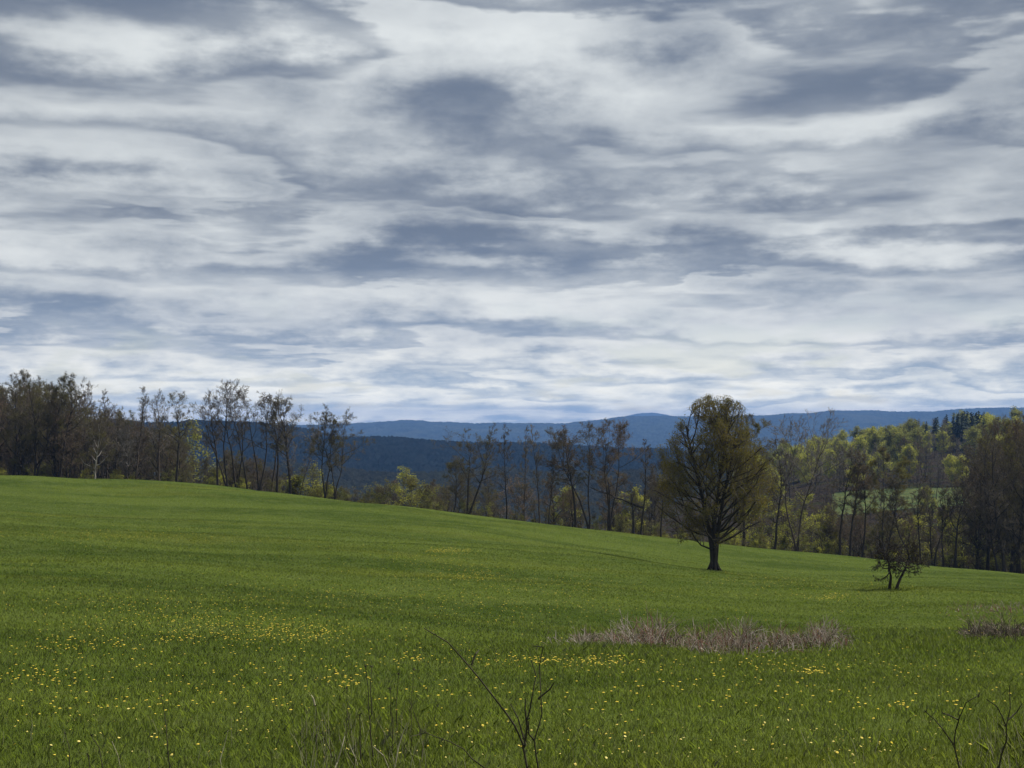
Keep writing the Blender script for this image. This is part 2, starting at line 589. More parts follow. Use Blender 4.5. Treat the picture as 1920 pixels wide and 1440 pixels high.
grid_obj('valley_floor', 900 * (14.6) ** np.linspace(0, 1, 60), np.linspace(-.53, .53, 80),
         lambda X, Y: -88 - 0.0 * X, M['mid_woods'], 0.0)['kind'] = 'structure'
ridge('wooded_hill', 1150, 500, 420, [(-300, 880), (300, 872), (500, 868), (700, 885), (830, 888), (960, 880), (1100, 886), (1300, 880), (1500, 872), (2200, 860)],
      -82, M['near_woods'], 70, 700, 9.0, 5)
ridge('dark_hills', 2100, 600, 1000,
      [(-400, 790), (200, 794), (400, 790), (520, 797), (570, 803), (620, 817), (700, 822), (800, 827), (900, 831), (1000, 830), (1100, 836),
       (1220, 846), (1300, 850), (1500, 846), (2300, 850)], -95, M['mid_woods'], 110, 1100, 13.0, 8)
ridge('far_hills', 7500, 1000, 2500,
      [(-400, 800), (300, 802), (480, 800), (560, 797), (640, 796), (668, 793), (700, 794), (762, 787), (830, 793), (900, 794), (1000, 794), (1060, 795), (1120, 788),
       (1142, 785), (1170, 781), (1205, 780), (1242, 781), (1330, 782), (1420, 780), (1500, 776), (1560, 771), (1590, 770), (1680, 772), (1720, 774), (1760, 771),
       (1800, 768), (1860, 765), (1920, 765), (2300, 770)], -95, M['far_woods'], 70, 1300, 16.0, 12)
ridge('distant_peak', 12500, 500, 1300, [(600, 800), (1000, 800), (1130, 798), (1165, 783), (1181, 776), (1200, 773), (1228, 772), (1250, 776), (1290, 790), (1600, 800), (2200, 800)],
      -95, M['far_woods'], 30, 600, 14.0, 15, .5)


# ------------------------------------------------------------------ trees
def rotdir(d, ang, az):
    ref = Vector((0, 0, 1)) if abs(d.z) < .9 else Vector((1, 0, 0))
    a = d.cross(ref).normalized()
    b = d.cross(a)
    return (d * math.cos(ang) + (a * math.cos(az) + b * math.sin(az)) * math.sin(ang)).normalized()


SHAPES = {
    'oval': lambda f: max(.55 + .1 * f, math.sin(math.pi * min(1, .15 + .75 * f)) ** .7),
    'round': lambda f: math.sqrt(max(0, 1 - (1.7 * f - .75) ** 2)),
    'umbrella': lambda f: .55 + .6 * f if f < .6 else .9 * (1 - (f - .6) / .55),
    'egg': lambda f: (1.0 - .42 * f) if f > .12 else .75 + 2 * f,
    'column': lambda f: .6 + .4 * math.sin(math.pi * f),
    'cone': lambda f: 1.05 - f,
}


class Tree:
    def __init__(self, seed, **k):
        self.r = random.Random(seed)
        self.o = dict(H=18, bare=.45, spread=.2, shape='oval', limbs=12, ang=42, up=.10, wander=.16, r0=.22, lev=3, kids=(5, 5), lean=0.0, lean_y=0.0,
                      stems=[(0, 0, 1.0)], leafn=0, leafs=.2, twigr=.016, bend=0.0, droop=0.0, jitter=.35, lim_r=.5)
        self.o.update(k)
        self.big, self.fine, self.lp = [], [], []
        for s in self.o['stems']:
            self.stem(*s)

    def seg(self, lst, p, q, r, r2):
        lst.append((p.x, p.y, p.z, q.x, q.y, q.z, r, r2))

    def stem(self, dx, dy, hf):
        o, r = self.o, self.r
        H = o['H'] * hf
        n = 14
        p = Vector((dx * .12, dy * .12, -.2))
        d = Vector((o['lean'] + dx * .05, o['lean_y'] + dy * .05, 1)).normalized()
        split = .28
        rad = o['r0'] * (.75 + .25 * hf) * (1.25 if len(o['stems']) == 1 else .8)
        pts = [(p.copy(), d.copy(), 0.0, rad)]
        for i in range(n):
            f = (i + 1) / n
            pull = Vector((dx * .055 if .05 < f < .5 else 0, dy * .055 if .05 < f < .5 else 0, 0))
            d = (d + pull + Vector((r.gauss(0, 1), r.gauss(0, 1), 0)) * o['wander'] * .35 + Vector((o['bend'] * .1, 0, .10))).normalized()
            q = p + d * ((H + .2) / n)
            r2 = max(.02, rad * (1 - .90 * f ** .85))
            flare = 1.35 if i == 0 else 1
            self.seg(self.big, p, q, pts[-1][3] * flare, r2)
            p = q
            pts.append((p.copy(), d.copy(), f, r2))
        nl = max(3, int(o['limbs'] * (.5 + .5 * hf) / (len(o['stems']) ** .5)))
        az = r.random() * 6.28
        for j in range(nl):
            g = (j + r.random() * .8) / nl
            f = o['bare'] + (1 - o['bare']) * g * .97
            i = min(n - 1, int(f * n))
            a = f * n - i
            p = pts[i][0].lerp(pts[i + 1][0], a)
            rr = pts[i][3] * (1 - a) + pts[i + 1][3] * a
            L = o['H'] * o['spread'] * SHAPES[o['shape']](g) * (1 + r.uniform(-1, 1) * o['jitter'])
            az += 2.4 + r.uniform(-.5, .5)
            ang = math.radians(o['ang'] * (1.15 - .55 * g) + r.uniform(-9, 9))
            self.limb(p, rotdir(pts[i][1], ang, az), max(L, .5), max(.018, min(rr * .75, rr * o['lim_r'] + .008 * L)), 1)
        self.limb(pts[-1][0], pts[-1][1], o['H'] * o['spread'] * .6, pts[-1][3], 1)

    def limb(self, p, d, L, rad, lev):
        o, r = self.o, self.r
        n = 5 if lev == 1 else (4 if lev == 2 else 2)
        last = lev >= o['lev']
        kids = 0 if last else o['kids'][min(lev - 1, len(o['kids']) - 1)]
        kf = sorted(r.uniform(.22, 1.0) for _ in range(kids))
        tw = o['twigr']
        k = 0
        for i in range(n):
            f = (i + 1) / n
            up = o['up'] - (o['droop'] if lev >= 2 else 0)
            d = (d + Vector((r.gauss(0, 1), r.gauss(0, 1), r.gauss(0, 1))) * o['wander'] + Vector((0, 0, up))).normalized()
            q = p + d * (L / n)
            r1 = max(tw * .7, rad * (1 - .72 * (i / n)))
            r2 = max(tw * .6, rad * (1 - .72 * f))
            self.seg(self.big if lev == 1 else self.fine, p, q, r1, r2)
            while k < kids and kf[k] <= f + 1e-6:
                t = (kf[k] - i / n) * n
                cl = L * r.uniform(.32, .62) * (1.1 - .45 * kf[k])
                self.limb(p.lerp(q, max(0, min(1, t))), rotdir(d, math.radians(r.uniform(25, 58)), r.random() * 6.28), cl, max(tw, r1 * .55), lev + 1)
                k += 1
            if last and o['leafn']:
                for _ in range(o['leafn']):
                    s = o['leafs'] * 1.1
                    w = p.lerp(q, r.random())
                    self.lp.append((w.x + r.gauss(0, s), w.y + r.gauss(0, s), w.z + r.gauss(0, s)))
            p = q

    def data(self, name, barkm, twigm, leafms, leafdrop=0.0):
        V, q = tubes(self.big, 6)
        trunk = mesh_data(name + '_trunk', V, q, [M[barkm]], smooth=True)
        V, q = tubes(self.fine, 3)
        mats, mi = [M[twigm]], np.zeros(len(q), int)
        if self.lp:
            P = np.array(self.lp)
            rs = np.random.RandomState(self.r.randint(0, 10 ** 6))
            n = len(P)
            s = self.o['leafs'] * (.6 + .8 * rs.rand(n))
            a = rs.randn(n, 3)
            a /= np.linalg.norm(a, axis=1, keepdims=True)
            b = np.cross(a, rs.randn(n, 3))
            b /= np.linalg.norm(b, axis=1, keepdims=True)
            a, b = a * s[:, None] * .5, b * s[:, None] * .33
            LV = np.stack([P - a, P + b * .8 - a * .1, P + a, P - b * .8 + a * .1], 1).reshape(-1, 3)
            lq = (np.arange(n) * 4)[:, None] + np.arange(4)[None, :] + len(V)
            # neighbouring sprays share a tint: lighter and darker clumps
            c_ = np.sin(P[:, 0] * 1.3 + 1) + np.sin(P[:, 1] * 1.5 + 2) + np.sin(P[:, 2] * 1.1) + rs.randn(n) * .5
            li = np.clip(((c_ + 2.2) / 4.4 * len(leafms)).astype(int), 0, len(leafms) - 1) + 1
            V = np.concatenate([V, LV])
            q = np.concatenate([q, lq])
            mi = np.concatenate([mi, li])
            mats += [M[x] for x in leafms]
        crown = mesh_data(name + '_crown', V, q, mats, mi)
        return trunk, crown


def mesh_data(name, V, q, mats, mi=None, smooth=False):
    o = mesh_obj(name, V, q, mats, mi, smooth=smooth)
    me = o.data
    bpy.data.objects.remove(o)
    return me


def place(data, name, label, cat, loc, rz=0.0, sc=1.0, group=None):
    e = empty(name, loc, rz, sc)
    tag(e, label, cat, group)
    for nm, me in zip(('trunk', 'crown'), data):
        o = bpy.data.objects.new(nm, me)
        COL.objects.link(o)
        o.parent = e
    return e


STY = {
    'bare': dict(a=dict(H=18, bare=.40, spread=.26, ang=50, up=.10, limbs=15, kids=(7, 6, 4), lev=4, r0=.19, twigr=.020), m=('bark_dark', 'twig_brown', [])),
    'bare_grey': dict(a=dict(H=18, bare=.40, spread=.22, ang=36, up=.14, limbs=15, kids=(7, 6, 4), lev=4, r0=.17, twigr=.019), m=('bark_brown', 'twig_grey', [])),
    'bare_red': dict(a=dict(H=18, bare=.42, spread=.25, ang=50, up=.10, limbs=15, kids=(7, 6, 4), lev=4, r0=.19, twigr=.021, leafn=1, leafs=.13), m=('bark_dark', 'twig_red', ['leaf_brown', 'leaf_brown'])),
    'bud_olive': dict(a=dict(H=18, bare=.40, spread=.26, ang=50, up=.10, limbs=15, kids=(7, 6, 4), lev=4, r0=.20, leafn=1, leafs=.115), m=('bark_dark', 'twig_brown', ['leaf_olive', 'leaf_brown'])),
    'bud_brown': dict(a=dict(H=18, bare=.35, spread=.27, ang=52, up=.10, limbs=16, kids=(7, 6, 4), lev=4, r0=.20, leafn=1, leafs=.115), m=('bark_dark', 'twig_brown', ['leaf_brown', 'leaf_olive'])),
    'green': dict(a=dict(H=14, bare=.22, spread=.40, shape='round', ang=58, up=.05, limbs=18, kids=(6, 5), r0=.18, leafn=5, leafs=.55), m=('bark_brown', 'twig_brown', ['leaf_green', 'leaf_olive', 'leaf_green'])),
    'yellow': dict(a=dict(H=13, bare=.20, spread=.40, shape='round', ang=58, up=.05, limbs=18, kids=(6, 5), r0=.17, leafn=5, leafs=.55), m=('bark_brown', 'twig_brown', ['leaf_yellow', 'leaf_green', 'leaf_yellow'])),
    'shrub': dict(a=dict(H=5, bare=.08, spread=.40, shape='round', ang=46, up=.08, limbs=12, kids=(5, 5), r0=.06, twigr=.014, stems=[(.6, .2, 1), (-.5, .4, .9), (.1, -.6, .8)], leafn=1, leafs=.17), m=('bark_dark', 'twig_brown', ['leaf_brown', 'leaf_olive'])),
    'shrub_dark': dict(a=dict(H=5, bare=.05, spread=.42, shape='round', ang=48, up=.08, limbs=14, kids=(6, 5), r0=.06, twigr=.016, stems=[(.6, .2, 1), (-.5, .4, .9), (.1, -.6, .8)]), m=('bark_dark', 'bark_dark', [])),
    'shrub_yellow': dict(a=dict(H=6, bare=.06, spread=.38, shape='round', ang=50, up=.07, limbs=13, kids=(5, 5), r0=.07, stems=[(.5, .2, 1), (-.5, .3, .9), (.1, -.6, .85)], leafn=3, leafs=.24), m=('bark_brown', 'twig_brown', ['leaf_yellow', 'leaf_green', 'leaf_olive'])),
    'shrub_olive': dict(a=dict(H=6, bare=.06, spread=.38, shape='round', ang=50, up=.07, limbs=13, kids=(5, 5), r0=.07, stems=[(.5, .2, 1), (-.5, .3, .9), (.1, -.6, .85)], leafn=2, leafs=.22), m=('bark_dark', 'twig_brown', ['leaf_olive', 'leaf_green', 'leaf_brown'])),
    'shrub_pink': dict(a=dict(H=6, bare=.10, spread=.45, shape='umbrella', ang=55, up=.05, limbs=13, kids=(5, 5), r0=.07, stems=[(.5, .2, 1), (-.5, .3, .9)], leafn=2, leafs=.22), m=('bark_dark', 'twig_brown', ['leaf_pink', 'leaf_pink', 'leaf_brown'])),
}
for k_ in ('bare', 'bud_brown', 'bud_olive', 'bare_red'):
    s_ = STY[k_]
    STY[k_ + '_low'] = dict(a=dict(s_['a'], bare=.08, H=12, spread=.30, limbs=17), m=s_['m'])
    NAMES_LOW = k_
_pc = {}


def proto(kind, v):
    if (kind, v) not in _pc:
        s = STY[kind]
        _pc[(kind, v)] = Tree(sum(map(ord, kind)) * 7 + v * 31, **s['a']).data(kind, *s['m'])
    return _pc[(kind, v)]


def conifer(seed):
    r = random.Random(seed)
    H = 15
    segs = [(0, 0, -.2, 0, 0, H, .2, .02)]
    V, q = tubes(segs, 6)
    trunk = mesh_data('conifer_trunk', V, q, [M['bark_dark']])
    T, Q = [], []
    for i in range(46):
        f = .07 + .92 * (i + r.random()) / 46
        L = (1.02 - f) ** .85 * 3.0 * r.uniform(.65, 1.15) + .15
        az = i * 2.4 + r.uniform(-.4, .4)
        for k in range(5):
            a = az + (k - 2) * .17 + r.uniform(-.1, .1)
            l = L * r.uniform(.6, 1)
            dx, dy = math.cos(a), math.sin(a)
            w = .22 + .10 * l
            z = f * H
            b = len(T)
            zz = z - l * .22
            T += [(dx * .1, dy * .1, z + .25), (dx * l * .6 - dy * w, dy * l * .6 + dx * w, zz + r.uniform(-.1, .2)), (dx * l, dy * l, zz - .1), (dx * l * .6 + dy * w, dy * l * .6 - dx * w, zz - .3)]
            Q.append((b, b + 1, b + 2, b + 3))
    crown = mesh_data('conifer_crown', np.array(T), np.array(Q), [M['needle']])
    return trunk, crown


NAMES = {'bare': 'bare_tree', 'bare_grey': 'bare_tree', 'bare_red': 'bare_tree', 'bud_olive': 'budding_tree', 'bud_brown': 'budding_tree', 'green': 'leafy_tree', 'yellow': 'leafy_tree'}


def hero(kind, px, top, wpx, label, group=None, dD=1.0, name=None, base=None, seed=None, **over):
    """a tree rooted dD metres behind the field edge, tall enough to reach the height seen"""
    D = crest_D(px) + dD if base is None else base
    x = (px - 960) / F * D
    z = gz(x, D)
    H = (HZ - top) / F * D - z
    a = dict(STY[kind]['a'])
    a['H'] = H * .97
    a['spread'] = max(.05, wpx / F * D / H * .5 * 1.38)
    a['r0'] = a['r0'] * (H / 18) ** .7
    a.update(over)
    t = Tree(seed or int(px * 3 + top), **a)
    zt = max(s[5] for s in t.big + t.fine)
    dat = t.data(kind, *STY[kind]['m'])
    k = H / zt
    return place(dat, name or NAMES.get(kind, 'shrub'), label, 'shrub' if 'shrub' in kind else 'tree', (x, D, z), 0.0, (1, 1, k) if .5 < k < 1.6 else k, group)


EDGE = 'tall trees along the top edge of the field'
# --- the wood at the high left end
WL = 'trees at the front of the dark wood at the high end of the field'
hero('bud_olive', 24, 692, 95, 'olive budding tree at the far left end of the dark wood', WL, leafn=1, bare=.15, ang=40)
hero('bud_brown', 66, 692, 80, 'dark tree forking low into two stems, tallest round top of the dark wood', WL, stems=[(-.5, .1, 1), (.6, .2, .97)], bare=.35, leafn=2, r0=.24)
hero('bud_brown', 112, 698, 75, 'dark crooked tree with a wide twiggy head beside the low forking one', WL, leafn=2, bare=.42, r0=.24, wander=.24)
hero('bare_grey', 150, 712, 42, 'slender bare grey tree rising from the falling end of the dark wood', WL, dD=12)
hero('bare_grey', 173, 718, 36, 'narrow bare tree with pale upright twigs next to the round grey one', WL, dD=16)
hero('bare_grey', 203, 728, 54, 'round headed pale grey bare tree standing behind the dark wood', WL, dD=22, shape='round', ang=45)
e = hero('bud_olive', 178, 782, 64, 'small olive leaved birch with a whitish trunk foot', WL, leafn=2, bare=.15, name='birch_tree')
for ch in e.children:
    if ch.name.startswith('trunk'):
        ch.data.materials[0] = M['bark_pale']
hero('bud_olive', 45, 770, 70, 'low green budding tree between the dark trunks of the left wood', WL, leafn=2, bare=.1)
hero('bare_red', 130, 800, 70, 'short reddish brown tree in front of the dark wood', WL, bare=.15)
hero('bare_grey', 255, 722, 46, 'upright bare grey tree with a fan of thin branches, left of the thin V', WL, dD=4, ang=24)
hero('bare_grey', 240, 790, 60, 'short bare tree with bleached broken limbs by the dark wood', WL, bare=.2)
hero('bare_grey', 298, 728, 58, 'misty grey bare tree with very fine twigs, left of the crooked olive one', WL, dD=5)
hero('bud_olive', 332, 731, 62, 'crooked olive tipped tree with clumpy head, last before the gap', WL, r0=.22, wander=.22)
hero('green', 372, 785, 80, 'sunlit yellow green tree low behind the gap in the tree line', WL, dD=70, leafn=2)
# --- tall trees against the sky and the blue hills
hero('bare', 409, 735, 40, 'dark trunk leaning left, shortest of the skyline clump', EDGE, lean=-.05, r0=.18)
hero('bare', 428, 709, 92, 'tall tree with one long limb slanting up to the left', EDGE, stems=[(-1.5, .1, .86), (-.15, 0, 1)], bare=.50, r0=.26, up=.16)
hero('bare', 444, 711, 62, 'tallest straight dark tree in the skyline clump', EDGE, stems=[(-.2, 0, 1), (.7, .2, .93)], bare=.45, r0=.24, dD=3)
hero('bare', 464, 740, 34, 'thin bent trunk right of the tallest skyline tree', EDGE, bare=.5, wander=.25, r0=.15)
hero('bare', 486, 720, 74, 'twin stemmed tree with an open airy crown, mid skyline', EDGE, stems=[(-.5, 0, 1), (.5, .1, .95)], bare=.5, r0=.23)
hero('bare_grey', 508, 742, 40, 'slim grey tree close beside the twin stemmed skyline tree', EDGE, dD=5)
hero('bud_olive', 519, 738, 44, 'slender leaning tree with sparse olive buds', EDGE, lean=.04, bare=.5, leafn=1, dD=2)
hero('bud_olive', 544, 729, 84, 'broad fan shaped tree with olive tips standing over a yellow bush', EDGE, bare=.45, r0=.26, ang=40, leafn=1)
hero('bare_grey', 562, 800, 56, 'faint bare V shaped tree against the blue hill', EDGE, stems=[(-.8, 0, 1), (.8, 0, 1)], dD=3, r0=.13)
hero('bud_olive', 609, 756, 56, 'knobbly budding tree, left one of the lone pair', EDGE, bare=.40, leafn=1, stems=[(-.15, 0, 1), (.45, .2, .9)])
hero('bud_brown', 628, 762, 72, 'forked budding tree, right one of the lone pair', EDGE, bare=.40, leafn=1, stems=[(-.25, 0, .98), (.9, .1, 1)])
hero('bud_olive', 878, 792, 96, 'umbrella topped olive tree with a thick S bent trunk', EDGE, shape='umbrella', bare=.45, ang=55, leafn=1, r0=.30, wander=.2, stems=[(-.5, .1, .93), (.6, 0, 1)])
hero('bud_olive', 850, 860, 60, 'small drooping olive tree beneath the umbrella topped one', EDGE, bare=.3, leafn=1, droop=.1)
hero('bare', 950, 794, 40, 'thin straight bare tree right of the umbrella topped one', EDGE, bare=.35, r0=.13)
hero('bare_grey', 984, 797, 34, 'very thin bare pole tree among the thin trees', EDGE, bare=.35, r0=.11)
hero('bare_grey', 1011, 795, 40, 'thin pale bare tree before the dark blue hill', EDGE, bare=.35, r0=.13)
hero('bare', 1030, 850, 30, 'short thin trunk left of the slanting reddish tree', EDGE, bare=.5, r0=.10)
hero('bare_red', 1080, 796, 74, 'slanting tree leaning left with a reddish twiggy head', EDGE, lean=-.16, bend=-.18, bare=.50, r0=.24)
hero('bud_olive', 1105, 788, 82, 'tall tree of two close stems with an olive grey crown', EDGE, stems=[(-.8, 0, 1), (.25, .1, .96)], bare=.48, leafn=1, r0=.25)
hero('bare_red', 1142, 783, 88, 'forked tree with a rounded rusty head, tallest left of the big maple', EDGE, stems=[(-.7, 0, 1), (.8, 0, .98), (.2, .3, .8)], bare=.48, r0=.23)
hero('bare', 1188, 905, 34, 'broken tree whose snapped top slants down to the left', EDGE, bare=.5, r0=.26, limbs=5, name='broken_tree')
hero('bare', 1201, 822, 30, 'thin trunk leaning right into the crown of the big maple', EDGE, lean=.10, bare=.4, r0=.16)


def snapped():
    D = crest_D(1188) + .6
    b = Vector(P3(1206, 952, D))
    a = Vector(P3(1118, 918, D + 1.5))
    segs = []
    p, r_ = b, .24
    for i in range(7):
        q = b.lerp(a, (i + 1) / 7) + Vector((0, 0, rnd.uniform(-.12, .12)))
        segs.append((*p, *q, r_, r_ * .84))
        p, r_ = q, r_ * .84
        if i > 2:
            for _ in range(3):
                d = Vector((rnd.uniform(-1.6, .1), rnd.uniform(-.8, .8), rnd.uniform(-.4, 1.2)))
                segs.append((*q, *(q + d), .05, .02))
    V, q = tubes(segs, 6)
    o = mesh_obj('fallen_trunk', V, q, [M['bark_dark']])
    tag(o, 'snapped trunk hanging slanted across the tree line left of the maple', 'fallen trunk')


snapped()
# --- the lone maple in the field and its neighbours
tx, ty, tz = hit(1339, 1069)
ty, tx = 124.0, (1339 - 960) / F * 124.0
tz = gz(tx, ty)
Hm = (HZ - 734) / F * ty - tz
def clip_crown(t, H, prof, seed):
    r = random.Random(seed)
    f_ = [p[0] for p in prof]
    w_ = [p[1] for p in prof]
    def ok(x, y, z):
        a = math.atan2(y, x)
        k = 1 + .10 * math.sin(3 * a + z * .9) + .08 * math.sin(7 * a - z * 1.7)
        return math.hypot(x, y) < H * .93 * np.interp(z / H, f_, w_) * k * r.uniform(.93, 1.04)
    t.fine = [s for s in t.fine if ok(*s[3:6])]
    t.big = [s for s in t.big if s[5] < .10 * H or ok(*s[3:6])]
    t.lp = [p for p in t.lp if ok(*p)]


mp = Tree(402, H=Hm * .97, bare=.14, spread=.52, shape='egg', ang=62, up=.11, limbs=52, kids=(8, 6, 4), r0=.41, lev=4, leafn=3, leafs=.14, twigr=.011, wander=.14, lim_r=.20, jitter=.16,
          stems=[(-.5, .1, 1), (.55, .3, .86), (.1, -.5, .9)])
for k_ in range(7):                                   # root flare
    a_ = k_ * .9 + rnd.random() * .4
    c_, s_ = math.cos(a_), math.sin(a_)
    mp.big.append((c_ * .18, s_ * .18, .9, c_ * .48, s_ * .48, .22, .18, .15))
    mp.big.append((c_ * .48, s_ * .48, .22, c_ * .85, s_ * .85, -.12, .15, .05))
clip_crown(mp, Hm, [(.0, .04), (.08, .13), (.13, .24), (.22, .335), (.38, .385), (.55, .36), (.70, .29), (.80, .215), (.90, .175), (.95, .13), (.99, .05), (1.0, -1)], 5)
place(mp.data('maple', 'bark_dark', 'twig_brown', ['leaf_maple', 'leaf_olive', 'leaf_maple']), 'maple_tree',
      'big egg shaped budding maple standing alone in the green field', 'tree', (tx, ty, tz))
hero('bud_olive', 1394, 775, 84, 'dark green topped tree just behind the right side of the big maple', EDGE, leafn=4, bare=.3, dD=4)
hero('bare', 1240, 850, 60, 'bare tree half hidden behind the left side of the big maple', EDGE, dD=4)
hero('bare', 1452, 822, 46, 'slim dark tree right of the big maple', EDGE, bare=.3)
hero('bare_grey', 1494, 763, 118, 'tall bare twin trunk tree with a wide fan of twigs over the far ridge', EDGE, stems=[(-.45, 0, .97), (.5, .1, 1)], bare=.42, ang=46, r0=.25, limbs=18)
hero('bare', 1574, 838, 56, 'crooked bare tree with a limb reaching left above the pasture', EDGE, bare=.42, wander=.28, r0=.19)
hero('bare_red', 1594, 842, 56, 'reddish headed tree in front of the pasture', EDGE, bare=.42)
hero('bare_red', 1617, 852, 44, 'thin straight tree with a brown head, left of the ivy trunk', EDGE, bare=.45, r0=.15)
hero('bud_olive', 1660, 838, 72, 'olive tree with a leaf clad trunk behind the small gnarled tree', EDGE, bare=.14, leafn=4, shape='column', stems=[(-.3, 0, 1), (.5, .1, .9)])
hero('bare', 1708, 893, 46, 'small bare tree with raised arms in front of the pasture', EDGE, bare=.42, wander=.25, r0=.14)
hero('bare', 1726, 888, 40, 'upright bare tree beside the raised arms tree', EDGE, bare=.4, r0=.14)
hero('bare', 1750, 902, 58, 'dark tree forking like a wide V near the right end of the pasture', EDGE, stems=[(-.5, 0, .95), (.9, 0, 1)], bare=.45, r0=.18)
hero('bare', 1769, 912, 30, 'thin wavy trunk right of the wide V', EDGE, bare=.5, r0=.13)
hero('bare', 1790, 893, 76, 'dark tree with branches sweeping to the right by the right wood', EDGE, lean=.08, bend=.12, bare=.38, r0=.2)
WR = 'trees of the brown wood at the low right end of the field'
for px, top, w, k, lab in [(1852, 792, 80, 'bud_brown', 'tall brown tree at the left rim of the right hand brown wood'),
                           (1884, 782, 84, 'bare', 'bare tree in the middle of the right hand brown wood'),
                           (1912, 776, 84, 'bud_brown', 'tall brown tree cut by the right edge of the photo'),
                           (1832, 868, 70, 'bare_red', 'low reddish tree in front of the right hand brown wood'),
                           (1870, 900, 80, 'bare', 'dark low tree leaning left before the right hand brown wood'),
                           (1908, 880, 80, 'bud_olive', 'dark olive tree at the low right corner of the tree line')]:
    hero(k, px, top, w, lab, WR, bare=.2, limbs=18, dD=rnd.uniform(0, 8))

# --- filler trees: dark wood on the left, brown wood on the right, small growth along the edge
def scatter(n, pxr, Dr, topf, kinds, label, group, seed, cat='tree', name=None, tj=12, minH=4.0, low=0.0):
    r = random.Random(seed)
    for i in range(n):
        px = r.uniform(*pxr)
        D = r.uniform(*Dr) + crest_D(px)
        kind = r.choice(kinds)
        dat = proto(kind + ('_low' if low and r.random() < low else ''), r.randint(0, 2))
        x = (px - 960) / F * D
        z = gz(x, D) - .1
        top = topf(px) + r.uniform(-.4, 1) * tj
        H = (HZ - top) / F * D - z
        if H < minH:
            continue
        sc = H / max(v.co.z for v in dat[1].vertices)
        w = sc ** .6 * (1.0 if sc > .5 else .9)
        nm = name or NAMES.get(kind, 'shrub')
        lb = label[kind] if isinstance(label, dict) else label
        gp = group[kind] if isinstance(group, dict) else group
        place(dat, nm, lb, cat, (x, D, z), r.random() * 6.28, (w, w, sc), gp)


def lin(*p):
    return lambda x: float(np.interp(x, [a for a, b in p], [b for a, b in p]))


def both(kinds, what, where):
    d = {'bare': 'dark bare', 'bare_grey': 'grey bare', 'bare_red': 'reddish bare', 'bud_olive': 'olive budding', 'bud_brown': 'brown budding', 'green': 'fresh green', 'yellow': 'yellow green',
         'shrub': 'brown twiggy', 'shrub_dark': 'blackish leafless', 'shrub_olive': 'olive budding', 'shrub_yellow': 'yellow green', 'shrub_pink': 'pinkish'}
    return ({k: f'{d[k]} {what} {where}' for k in kinds}, {k: f'{d[k]} {what}s {where}' for k in kinds})


ks = ['bud_brown', 'bud_olive', 'bare', 'bare_red']
lb, gp = both(ks, 'tree', 'inside the dark wood on the left')
scatter(120, (-120, 345), (2, 70), lin((-150, 704), (110, 718), (170, 756), (260, 785), (345, 805)), ks, lb, gp, 3, tj=40, low=.85)
ks = ['bare', 'bare_red', 'bud_brown', 'bud_olive']
lb, gp = both(ks, 'tree', 'low behind the skyline clump')
scatter(36, (340, 640), (8, 70), lin((340, 830), (430, 850), (560, 880), (640, 905)), ks, lb, gp, 4, tj=30, low=.8)
ks = ['bare', 'bare_red', 'bud_brown', 'bud_olive']
lb, gp = both(ks, 'tree', 'low behind the middle of the tree line')
scatter(46, (640, 1240), (4, 60), lin((640, 905), (830, 890), (1000, 900), (1240, 890)), ks, lb, gp, 5, tj=34, low=.8)
ks = ['bare', 'bud_brown', 'bare_red', 'bud_olive']
lb, gp = both(ks, 'tree', 'low between the maple and the right hand wood')
scatter(34, (1400, 1830), (4, 50), lin((1400, 900), (1500, 940), (1650, 960), (1830, 940)), ks, lb, gp, 6, tj=40, low=.8)
ks = ['bud_brown', 'bare', 'bare_red']
lb, gp = both(ks, 'tree', 'inside the brown wood on the right')
scatter(34, (1822, 2080), (4, 60), lin((1822, 830), (1860, 790), (1920, 778), (2100, 760)), ks, lb, gp, 8, tj=40, low=.8)
ks = ['shrub', 'shrub_dark', 'shrub_olive', 'shrub_olive', 'shrub_yellow']
lb, gp = both(ks, 'shrub', 'in the undergrowth along the field edge')
scatter(175, (-20, 1930), (.5, 16), lambda x: float(np.interp(x, [0, 897, 1920], [0, 0, 0])) + (HZ - (gz((x - 960) / F * (crest_D(x) + 8), crest_D(x) + 8)) * F / (crest_D(x) + 8)) - 44, ks, lb, gp, 9, cat='shrub', name='shrub', tj=26, minH=1.0)

SH = 'bushes in new leaf along the field edge'
hero('shrub_yellow', 765, 876, 70, 'tall bright yellow green bush with a pointed top, left of centre', SH, dD=6, leafn=4, name='leafy_bush', stems=[(0, 0, 1), (.5, .2, .8), (-.5, .2, .75)])
hero('shrub_olive', 800, 905, 60, 'dull olive bush leaning against the tall yellow green one', SH, dD=4, name='leafy_bush')
hero('shrub_olive', 715, 905, 90, 'wide olive bush left of the tall yellow green one', SH, dD=4, name='leafy_bush')
hero('shrub_yellow', 578, 868, 54, 'yellow green bush under the fan shaped tree', SH, dD=5, leafn=2, name='leafy_bush')
hero('shrub_yellow', 549, 893, 34, 'small yellow bush at the foot of the fan shaped tree', SH, dD=3, name='leafy_bush')
hero('shrub_pink', 970, 890, 76, 'pinkish blossoming bush in the middle of the tree line', SH, dD=1, name='blossoming_bush')
hero('shrub_yellow', 1062, 912, 44, 'pale yellow green bush behind the slanting reddish tree', SH, dD=12, name='leafy_bush')
hero('shrub_yellow', 1182, 912, 50, 'small yellowish bush behind the snapped trunk', SH, dD=14, name='leafy_bush')
hero('shrub_yellow', 1490, 922, 96, 'brightest yellow bush, behind the tall twin trunk bare tree', SH, dD=14, leafn=5, name='leafy_bush')
hero('shrub_yellow', 1420, 935, 60, 'yellow green bush behind the right side of the maple', SH, dD=16, name='leafy_bush')
hero('shrub_yellow', 1553, 945, 44, 'small yellow green bush left of the crooked bare tree', SH, dD=18, name='leafy_bush')
